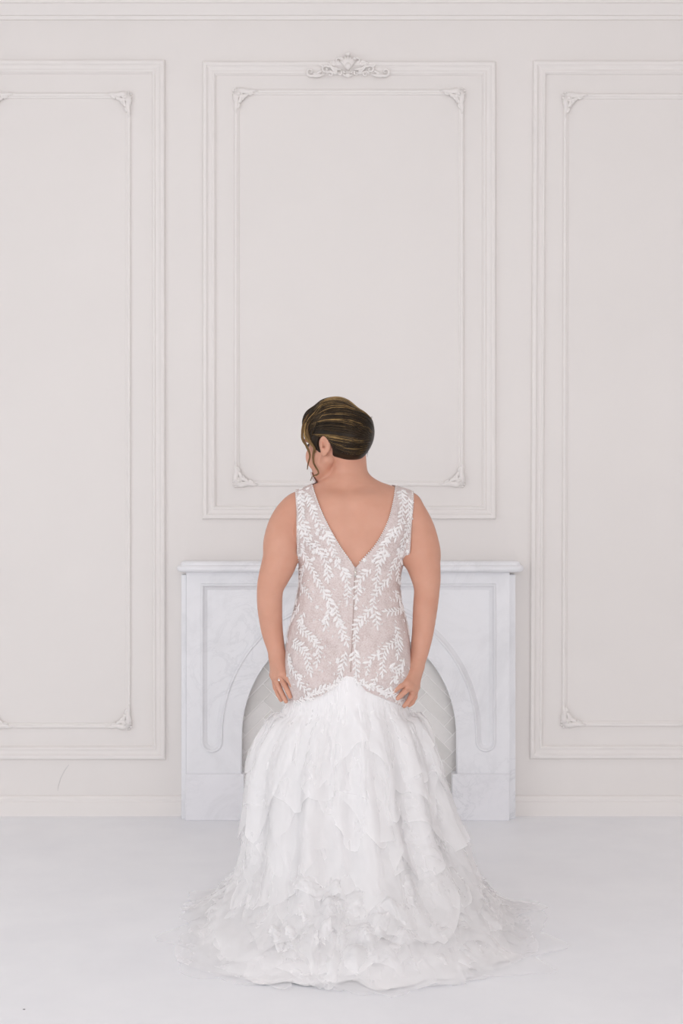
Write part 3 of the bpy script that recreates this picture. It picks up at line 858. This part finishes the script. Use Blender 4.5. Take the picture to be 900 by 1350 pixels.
for n_ in range(420):
    t = random.random() * 7.6; i = int(t); fr_ = t - i
    a_, b_ = fd[order[i]], fd[order[min(i + 1, 8)]]
    if n_ % 6 == 0: a_, b_ = random.sample(fd2, 2); fr_ *= .5; i = 9
    key = [a_[k] * (1 - fr_) + b_[k] * fr_ + np.array([random.gauss(0, .025) for _ in range(3)]) for k in range(3)]
    if i < 9: key[2] = key[2] + np.array([0.02, random.uniform(-.08, .1), 0])
    lo_, hi_ = random.uniform(0, .35), random.uniform(.8, 1.06)
    tt = np.linspace(lo_, hi_, 14)[:, None]
    dirs = (1 - tt)**2 * key[0] + 2 * tt * (1 - tt) * (key[1] * 2 - (key[0] + key[2]) / 2) + tt**2 * key[2]
    pts = on_hair(dirs, random.uniform(.0, .0016))
    r = random.uniform(.0006, .0016); prof = [r * max(.15, math.sin(math.pi * min(1, (q + .7) / 14))) for q in range(14)]
    u_ = random.random(); c_ = 0 if u_ < .45 else (1 if u_ < .88 else 2)
    if i in (0, 1) and random.random() < .35: c_ = 2
    strands[c_].tube(pts, prof, 5)
for c_, (nm, m_) in enumerate((('dark_strands', M['hair']), ('brown_strands', M['hair_mid']), ('golden_strands', M['hair_gold']))):
    tag(strands[c_].build(nm, m_, hair_o, smooth=True), kind='stuff')
# loose curled locks framing the face and wisps at the nape
def lock(name, pts, r, m_, nst=5):
    mb = MB()
    for k in range(nst):
        j = [random.uniform(-1, 1) * .0035 for _ in range(3)]
        n = len(pts); pp = []; f = [spl(range(n), [p[i] for p in pts]) for i in range(3)]
        for t in np.linspace(0, n - 1, 22): pp.append([float(f[i](t)) + j[i] * (1 - .6 * t / (n - 1)) for i in range(3)])
        mb.tube(pp, [r * random.uniform(.7, 1.2) * max(.22, 1 - (q / 21)**2.6) for q in range(22)], 6)
    return mb.build(name, m_, hair_o, smooth=True)
lock('face_lock', [D(407, 547, -.02), D(400, 560, -.01), D(398.5, 577, -.005), D(404, 588, -.035), D(408.5, 600, -.05), D(406, 611, -.05), D(405, 619, -.05)], .0022, M['hair_lock'], 7)
lock('face_lock', [D(410, 552, -.03), D(405, 566, -.03), D(407, 578, -.035), D(414, 589, -.045), D(412.5, 602, -.045), D(413.5, 612, -.045), D(420, 624, -.05), D(412, 628, -.05), D(409, 634, -.05)], .0018, M['hair_lock'], 5)
lock('face_lock', [D(403, 558, -.02), D(402, 573, -.02), D(408, 583, -.03), D(414, 590, -.045), D(416, 597, -.05)], .0016, M['hair_gold'], 5)
lock('nape_wisp', [D(466, 598, -.06), D(468, 605, -.062), D(467, 610, -.062)], .0012, M['hair_mid'], 4)
lock('nape_wisp', [D(480, 588, -.03), D(484, 594, -.03), D(484, 602, -.03)], .0006, M['hair_mid'], 3)
lock('side_wisp', [D(484, 550, -.01), D(489, 551, -.01), D(491, 549, -.01)], .0006, M['hair_mid'], 4)

# ------------------------------------------------------------------ gown bodice
wgt = np.clip((torso.lo[2] + torso.h * np.arange(torso.n[2]) - 1.088) / .04, 0, 1).astype(np.float32)
oz = int(round((torso.lo[2] - body.lo[2]) / body.h))
sub = Field(torso.lo, torso.lo + (torso.n - 1) * torso.h, torso.h)
gx = [torso.lo[i] + torso.h * np.arange(torso.n[i]) for i in range(3)]
bi = np.clip(np.round((gx[2] - body.lo[2]) / body.h).astype(int), 0, body.n[2] - 1)
bshape = np.minimum(torso.n[:2], body.n[:2])
dress = Field(torso.lo, torso.lo + (torso.n - 1) * torso.h, torso.h)
# the neck field above stays out of the cloth; near the shoulders the cloth lies on the blended body
zf = (torso.lo[2] - body.lo[2]) / body.h; k0_ = int(math.floor(zf)); fz_ = zf - k0_
nz = torso.n[2]
Bsub = body.F[:torso.n[0], :torso.n[1], k0_:k0_+nz] * (1 - fz_) + body.F[:torso.n[0], :torso.n[1], k0_+1:k0_+1+nz] * fz_
dress.n = torso.n.copy(); dress.F = torso.F * (1 - wgt) + Bsub * wgt
LIFT = .0035
V, Q = dress.surface(LIFT)
fVl = spl([zz(760), zz(745), zz(720), zz(690), zz(660), zz(636), zz(620)], [D(475, 0)[0], D(466.5, 0)[0], D(449, 0)[0], D(432, 0)[0], D(419, 0)[0], D(411.5, 0)[0], D(408, 0)[0]])
fVr = spl([zz(760), zz(745), zz(720), zz(690), zz(660), zz(640), zz(620)], [D(459, 0)[0], D(469.5, 0)[0], D(492, 0)[0], D(509, 0)[0], D(517.5, 0)[0], D(520.5, 0)[0], D(523, 0)[0]])
fAl = spl([zz(768), zz(756), zz(745), zz(725), zz(700), zz(670), zz(640), zz(620)], [D(372, 0)[0], D(385, 0)[0], D(390.8, 0)[0], D(391.8, 0)[0], D(392.5, 0)[0], D(391.5, 0)[0], D(388.5, 0)[0], D(387, 0)[0]])
fAr = spl([zz(768), zz(756), zz(745), zz(725), zz(700), zz(670), zz(640), zz(620)], [D(556, 0)[0], D(543, 0)[0], D(537.5, 0)[0], D(539, 0)[0], D(540.5, 0)[0], D(543, 0)[0], D(545, 0)[0], D(546, 0)[0]])
xm = D(463, 0)[0]
def hem_z(X): return zz(896) - .092 * np.minimum(1.0, np.abs(X - xm) / .20)**1.35
def bodice_keep(Vv):
    X, Y, Z = Vv.T
    g = Z - hem_z(X) + .004
    # armholes above the armpit
    arm = np.minimum(X - fAl(Z), fAr(Z) - X); arm = np.where(Z > zz(768), arm, .05 + 0 * arm)
    g = np.minimum(g, arm)
    # V neckline on the back, a shallower one on the front
    back = Y < CY + .0
    vb = np.maximum(fVl(Z) - X, X - fVr(Z)); vb = np.where(Z > zz(747), vb, .05)
    vf = np.maximum(fVl(Z - .06) - X, X - fVr(Z - .06)); vf = np.where(Z > zz(747) + .06, vf, .05)
    top = zz(622) - Z
    return np.minimum(np.minimum(g, np.where(back, vb, np.maximum(vf, np.where(Z > zz(650), vb, -1)))), top)
Vb, Tb = clip_mesh(V, Q, bodice_keep)
bodice = link('gown_bodice', np_mesh('gown_bodice', Vb, Tb), M['bodice'], bride, smooth=True)
tag(bodice, 'blush sleeveless lace bodice with deep V back')
so = bodice.modifiers.new('thickness', 'SOLIDIFY'); so.thickness = .0022; so.offset = 1
sm = bodice.modifiers.new('soft', 'SMOOTH'); sm.factor = .5; sm.iterations = 1
CLOTH = LIFT + .0024

def on_cloth(xy, level=CLOTH):
    """points on the bodice seen at photograph pixels (from behind)"""
    o = np.array([0, -DW, CAMZ]); tg = np.array([D(x, y, -.22) for x, y in xy]); d = tg - o; d /= np.linalg.norm(d, axis=1, keepdims=True)
    return dress.hit(tg, d, level, 160, .35)
lace_seed = random.Random(5)
def leaf(mb, p, n, t, ln, wd, lift=.0012):
    """one embroidered leaf: pointed, raised along its middle"""
    s_ = n.cross(t); q = p + n * lift
    prof = [(0, .25), (.3, .9), (.6, 1.0), (.85, .6), (1.0, .0)]
    vs = []
    for (a, w_) in prof:
        c = q + t * ln * a
        vs += [c + s_ * wd * w_ * .5 - n * .0006, c + n * .0014, c - s_ * wd * w_ * .5 - n * .0006]
    fs = []
    for i in range(4):
        b = i * 3; fs += [(b, b+1, b+4, b+3), (b+1, b+2, b+5, b+4)]
    mb.add(vs, fs)
def sprig_at(pts, nrm, ln, wd, dens=.0065, bud=True):
    """leafy sprig along surface points pts with normals nrm"""
    mb = MB(); side = 1
    seg = [0]
    for i in range(1, len(pts)): seg.append(seg[-1] + (pts[i] - pts[i-1]).length)
    Ltot = seg[-1]; n = max(3, int(Ltot / dens))
    mb.tube([p + nn * .0009 for p, nn in zip(pts, nrm)], .0011, 5)
    for k in range(n):
        s_ = Ltot * (k + .3) / n; i = max(j for j in range(len(seg)) if seg[j] <= s_); i = min(i, len(pts) - 2)
        f = (s_ - seg[i]) / max(1e-6, seg[i+1] - seg[i]); p = pts[i].lerp(pts[i+1], f); nn = nrm[i].lerp(nrm[i+1], f).normalized()
        t = (pts[i+1] - pts[i]); t = (t - nn * t.dot(nn)).normalized(); sd = nn.cross(t)
        a = math.radians(lace_seed.uniform(32, 58)) * side; d = t * math.cos(a) + sd * math.sin(a)
        sc_ = lace_seed.uniform(.65, 1.15) * (1 - .25 * k / n)
        leaf(mb, p, nn, d, ln * sc_, wd * sc_); side = -side
    t = (pts[-1] - pts[-2]).normalized(); leaf(mb, pts[-1], nrm[-1], t, ln * .8, wd * .8)
    return mb
def sprig_px(path, ln=.0235, wd=.0088, dens=.0068):
    f = [spl(range(len(path)), [p[i] for p in path]) for i in range(2)]
    tt = np.linspace(0, len(path) - 1, 6 * len(path))
    xy = [(float(f[0](t)), float(f[1](t))) for t in tt]
    pts, ok = on_cloth(xy)
    pts = pts[ok]
    if len(pts) < 4: return
    nr = dress.grad(pts)
    sprig_at([Vector(p) for p in pts], [Vector(q) for q in nr], ln, wd, dens).build('lace_sprig', M['lace'], bodice)
SPR = [[(429, 700), (438, 722), (446, 744)], [(450, 748), (458, 766), (457.5, 790)], [(426, 777), (434.5, 799), (428, 826)], [(441, 797), (446, 818), (457, 847)],
       [(400.5, 807), (396, 826), (414, 844)], [(386, 845), (402, 860), (409, 886)], [(455, 858), (452, 876), (446, 892)], [(392, 893), (398, 904), (407, 913)], [(396, 722), (412, 752), (425, 778)],
       [(394, 798), (384, 818), (379, 836)], [(397, 648), (398, 680), (408, 706)], [(405, 652), (417, 684), (430, 702)], [(396, 690), (402, 712), (420, 728)], [(414, 712), (430, 742), (432, 762)],
       [(402, 742), (396, 766), (408, 786)], [(380, 862), (384, 880), (392, 892)], [(410, 838), (420, 856), (418, 874)],
       [(508, 724), (499, 746), (496, 769)], [(489, 750), (474, 765), (470, 789)], [(511, 762), (494, 785), (491, 803)], [(490, 802), (471, 824), (468, 848)], [(494, 805), (497, 824)],
       [(520, 826), (524, 842), (507, 857), (504, 887)], [(526, 842), (524, 864)], [(467, 855), (469, 884)], [(532, 797), (522, 806), (509, 806)], [(520, 778), (532, 806), (538, 832)],
       [(529, 646), (530, 680), (522, 708)], [(538, 656), (538, 690), (530, 716)], [(520, 694), (508, 716), (496, 734)], [(534, 716), (520, 742), (512, 764)], [(528, 736), (524, 756), (530, 776)],
       [(512, 880), (524, 884), (529, 888)], [(532, 868), (526, 884), (518, 896)], [(500, 862), (488, 870), (484, 884)]]
for s_ in SPR: sprig_px(s_)
# lace border where the bodice meets the tulle: short sprigs overlapping along the scalloped edge
def edge_y(x): return 900 + 39 * min(1, abs(x - 463) / 84.5)**1.35
x = 381
while x < 540:
    d_ = lace_seed.choice((-1, 1)); y0 = edge_y(x) - lace_seed.uniform(0, 8)
    if d_ > 0: pth = [(x, y0), (x + 7, edge_y(x + 7) - 5), (x + 15, edge_y(x + 15) - lace_seed.uniform(0, 5))]
    else: pth = [(x + 14, y0 - 6), (x + 7, edge_y(x + 7) - 2), (x, edge_y(x) - 1)]
    sprig_px(pth, .017, .0075, .006); x += lace_seed.uniform(5, 8)
# more of the same embroidery round the sides and the front
for k in range(46):
    a = lace_seed.uniform(-.12, math.pi + .12); z0 = lace_seed.uniform(.74, 1.2)
    pts = []
    da = lace_seed.uniform(-.25, .25); dz = -lace_seed.uniform(.05, .09)
    org = []; dr = []
    for t in np.linspace(0, 1, 12):
        aa = a + da * t * t; z = z0 + dz * t
        dv = np.array([math.cos(aa), math.sin(aa), 0]); org.append(np.array([xm, CY, z]) + dv * .24); dr.append(-dv)
    p, ok = dress.hit(np.array(org), np.array(dr), CLOTH, 160, .3)
    p = p[ok & (bodice_keep(p) > .008) & (p[:, 0] > fL(p[:, 2]) - .02) & (p[:, 0] < fR(p[:, 2]) + .02)]
    if len(p) < 6: continue
    sprig_at([Vector(q) for q in p], [Vector(q) for q in dress.grad(p)], .0225, .0085, .0068).build('lace_sprig', M['lace'], bodice)
# flowers and beads scattered on the straps and edges
mb = MB()
def bead_path(xs, ys, r, step):
    for x, y in zip(xs, ys):
        p, ok = on_cloth([(x, y)])
        if ok[0]:
            mb.lump(Vector(p[0]), r, r, r, 0, 6, 4)
for f_, off in ((fVl, -1.2), (fVr, 1.2), (fAl, 1.0), (fAr, -1.0)):
    ys = np.arange(640, 742, 2.4); bead_path([450 + float(f_(zz(y))) / px + off for y in ys], ys, .0022, 2.4)
tag(mb.build('bead_trim', M['bead'], bodice, smooth=True), kind='stuff')
mb = MB()
for k in range(420):
    x, y = lace_seed.uniform(377, 543), lace_seed.uniform(640, 915)
    if lace_seed.random() < (.25 if y > 730 else 0): continue
    X_, Z_ = D(x, y)[0], zz(y)
    p, ok = on_cloth([(x, y)])
    if not ok[0] or bodice_keep(p)[0] < .004: continue
    n_ = Vector(dress.grad(p)[0]); t = n_.orthogonal().normalized(); s2 = n_.cross(t); a = lace_seed.uniform(0, 6.28)
    if y < 740 or lace_seed.random() < .08:
        for q in range(5):
            b_ = a + q * 1.2566; leaf(mb, Vector(p[0]), n_, t * math.cos(b_) + s2 * math.sin(b_), .0072, .0055, .001)
    else: leaf(mb, Vector(p[0]), n_, t * math.cos(a) + s2 * math.sin(a), .010, .004, .0006)
tag(mb.build('embroidered_flowers', M['lace'], bodice), kind='stuff')
# zipper down the middle of the back
zx = [(468, 747), (467, 770), (466, 800), (464.5, 835), (463, 865), (462, 886)]
p, ok = on_cloth(zx); mb = MB()
fz = [spl(range(6), [q[i] for q in zx]) for i in range(2)]
pz, ok = on_cloth([(float(fz[0](t)), float(fz[1](t))) for t in np.linspace(0, 5, 40)])
mb.tube([Vector(q) for q in pz], .0017, 6); zipper = mb.build('zipper', M['zip'], bodice, smooth=True)
mb = MB(); mb.tube([Vector(q) + Vector((.001, -.003, 0)) for q in on_cloth([(467.8, 749), (467.8, 755), (467.6, 761)])[0]], [.0025, .0022, .003], 6); mb.build('zipper_pull', M['metal'], zipper, smooth=True)
# ------------------------------------------------------------------ gown skirt: lining, then tiers of gathered tulle
# level rows: height, left half-width x, right x, reach to the back, reach to the front (from the body axis)
SK = [(.757, -.172, .205, .172, .135), (.66, -.186, .216, .182, .140), (.60, -.212, .240, .200, .165), (.54, -.240, .262, .226, .195), (.48, -.260, .278, .252, .215), (.40, -.268, .290, .290, .235), (.32, -.272, .312, .335, .25),
      (.25, -.276, .338, .382, .26), (.18, -.284, .368, .440, .27), (.12, -.302, .398, .505, .28), (.075, -.335, .428, .570, .29), (.045, -.372, .458, .625, .30), (.022, -.400, .485, .675, .31)]
tk = np.arange(len(SK), dtype=float)
fz_k, fl_k, fr_k, fb_k, ff_k = (spl(tk, [r[i] for r in SK]) for i in range(5))
# re-parametrise by distance along the back so that tiers are evenly spaced
_t = np.linspace(0, len(SK) - 1, 400); _s = np.concatenate([[0], np.cumsum(np.hypot(np.diff(fz_k(_t)), np.diff(fb_k(_t))))]); SLEN = _s[-1]
xc0 = D(459, 0)[0]
def skirt_pt(th, s, off):
    """th: angle, 0 = right, -pi/2 = towards the camera; s: distance down the back from the seam; off: outward offset"""
    t = np.interp(s, _s, _t)
    def base(th, t):
        c, sn = np.cos(th), np.sin(th)
        z = fz_k(t); rx = np.where(c > 0, fr_k(t) - xc0, xc0 - fl_k(t)); ry = np.where(sn < 0, fb_k(t), ff_k(t))
        p = 2.0 + .7 * np.clip((t - 8) / 4, 0, 1)
        k = (np.abs(c)**p + np.abs(sn)**p)**(-1 / p)
        drop = np.where(t < 2, 1 - t / 2, 0) * .092 * np.minimum(1, np.abs(c) * 1.0)**1.35
        return np.stack([xc0 + rx * c * k, CY + ry * sn * k, z - drop], -1)
    off = off + .016 * (np.sin(13 * th + 1.7 * np.sin(3 * th + 1)) + .5 * np.sin(23 * th + 2)) * np.clip((s - .06) / .35, 0, 1) * np.clip((SLEN - .12 - s) / .25, 0, 1)
    e = 1e-3; p0 = base(th, t)
    du = base(th + e, t) - p0; dv = base(th, np.minimum(t + 1e-2, len(SK) - 1)) - base(th, np.minimum(t + 1e-2, len(SK) - 1) - 1e-2)
    n = np.cross(dv, du); n /= np.linalg.norm(n, axis=-1, keepdims=True) + 1e-9
    q = p0 + n * off[..., None]
    over = np.maximum(0, s - SLEN)[..., None]                       # past the hem the cloth runs on along the floor
    q[..., :2] += (n[..., :2] / (np.linalg.norm(n[..., :2], axis=-1, keepdims=True) + 1e-6) * over)
    settle = np.clip((s - SLEN + .03) / .10, 0, 1); q[..., 2] *= 1 - .9 * settle * settle * (3 - 2 * settle)
    near = q[..., 2] > .56                                           # keep the cloth just outside the body and under the lace
    if near.any():
        d_ = torso.sample(q[near]); q[near] += n[near] * np.maximum(0, .002 + .06 * np.broadcast_to(s, q.shape[:2])[near] - d_)[:, None]
    q[..., 2] = np.maximum(q[..., 2], .004)
    return q, n
skirt_root = None
def grid_mesh(name, Pn):
    a, b = Pn.shape[:2]; idx = np.arange(a * b).reshape(a, b)
    Fq = np.stack([idx[:-1, :-1], idx[1:, :-1], idx[1:, 1:], idx[:-1, 1:]], -1).reshape(-1, 4)
    return np_mesh(name, Pn.reshape(-1, 3), Fq)
th = np.linspace(0, 2 * math.pi, 145)[:, None] + np.zeros((1, 60)); s = np.linspace(0, 1, 60)[None] * (SLEN + .03 + .022 * np.sin(9 * th + 1) + .016 * np.sin(17 * th) + .010 * np.sin(31 * th + 2))
folds = .010 * np.sin(th * 19 + 2 * np.sin(th * 3)) * np.clip(s / .3, 0, 1) * (s < SLEN * .9)
Pn, _n = skirt_pt(th, s, folds - .012 * np.clip(s / .15, 0, 1))
skirt = link('gown_skirt', grid_mesh('gown_skirt', Pn), M['lining'], bride, smooth=True)
tag(skirt, 'full white tulle skirt with a ruffled train')
sr = np.random.default_rng(3)
def wavy(u, n, lo, hi):
    f = sr.uniform(lo, hi, n); p = sr.uniform(0, 6.28, n); a = sr.uniform(.4, 1, n); a /= a.sum()
    return sum(a[i] * np.sin(f[i] * u + p[i]) for i in range(n))
def ruffle(th0, hw, s0, ln, lift, amp, m, nu=56, nv=20, point=.25, curl=0.0, peaks=1):
    """one gathered piece of tulle hanging from the skirt: fine folds open towards an uneven, pointed handkerchief hem"""
    u = np.linspace(-1, 1, nu)[:, None] + np.zeros((1, nv)); v = np.zeros((nu, 1)) + np.linspace(0, 1, nv)[None]
    k = hw * 34
    w1 = wavy(u, 4, k * .35, k * 1.0); w2 = wavy(u, 3, k * 1.2, k * 2.2); hem = wavy(u, 3, 3, 9)
    pk = sr.uniform(-.5, .5, peaks); tip = np.max([1 - np.abs(u - q) / .95 for q in pk], axis=0)
    length = ln * (.62 + point * 1.5 * tip + point * .5 * hem)
    length = np.maximum(length, ln * .3)
    s = s0 + v * length
    th = th0 + u * hw * (1 + .18 * v) + v * (.035 * w1 + sr.uniform(-.05, .05)) * (hw / .4)
    open_ = v**.75
    off = .001 + lift * open_**1.3 * (1 - .3 * np.abs(u)**4) + amp * open_ * (w1 + .40 * w2)
    off = off + curl * np.sin(v * math.pi * 1.1) * (.6 + .8 * w1)
    off = np.maximum(off, .001 + .004 * v)
    q, n = skirt_pt(th, s, off)
    jit = .004 * np.stack([wavy(u * 3 + v * 4, 3, 3, 9), wavy(u * 4 - v * 3, 3, 3, 9), wavy(u * 2 + v * 5, 3, 3, 9)], -1) * open_[..., None]
    q = q + jit; q[..., 2] = np.maximum(q[..., 2], .003 + .002 * v)
    return link('tulle_ruffle', grid_mesh('tulle_ruffle', q), m, skirt, smooth=True)
B = -math.pi / 2
# long over-layer pieces falling from the seam
T0, T1 = M['tulle']
for k in range(14):
    a = 2 * math.pi * k / 14 + sr.uniform(-.1, .1)
    ruffle(a, sr.uniform(.40, .60), .0, sr.uniform(.34, .56), .024, .009, M['tulle'][k % 2], point=.30)
# tiers of wide pieces down the skirt
NT = 9
for i in range(NT):
    s0 = .04 + (SLEN - .30) * (i / (NT - 1)); npan = 8 + i // 2
    for k in range(npan):
        a = 2 * math.pi * (k + .5 * (i % 2)) / npan + sr.uniform(-.15, .15)
        ruffle(a, math.pi / npan * sr.uniform(1.3, 1.9), s0 + sr.uniform(-.05, .05), sr.uniform(.26, .40) + (.12 if i < 5 else 0), sr.uniform(.016, .030), .009, M['tulle'][int(sr.random() < (.75 if i < 5 else .5))], point=.30, peaks=int(sr.integers(1, 3)))
# the train: wide soft layers running out over the floor
for row, (s1, n1) in enumerate(((SLEN - .24, 13), (SLEN - .17, 14), (SLEN - .10, 15))):
    for k in range(n1):
        a = 2 * math.pi * (k + .33 * row) / n1 + sr.uniform(-.1, .1)
        ruffle(a, sr.uniform(.30, .46), s1 + sr.uniform(-.03, .03), sr.uniform(.17, .24), sr.uniform(.010, .022), .009, M['tulle'][int(sr.random() < .2)], point=.22, peaks=2, curl=.003)
for k in range(22):
    a = B + sr.uniform(-1.5, 1.5); s0 = sr.uniform(SLEN - .36, SLEN - .12)
    ruffle(a, sr.uniform(.16, .34), s0, sr.uniform(.14, .22), sr.uniform(.012, .026), .012, M['tulle'][k % 2], nu=44, nv=16, point=.3, curl=sr.uniform(.0, .02))
# crumpled loops in the middle of the train
for k in range(20):
    a = B + sr.normal(0, .26); s0 = sr.uniform(SLEN - .36, SLEN - .10)
    ruffle(a, sr.uniform(.08, .20), s0, sr.uniform(.08, .15), sr.uniform(.015, .04), .020, M['tulle'][int(sr.random() < .5)], nu=40, nv=18, point=.25, curl=sr.uniform(.015, .04))
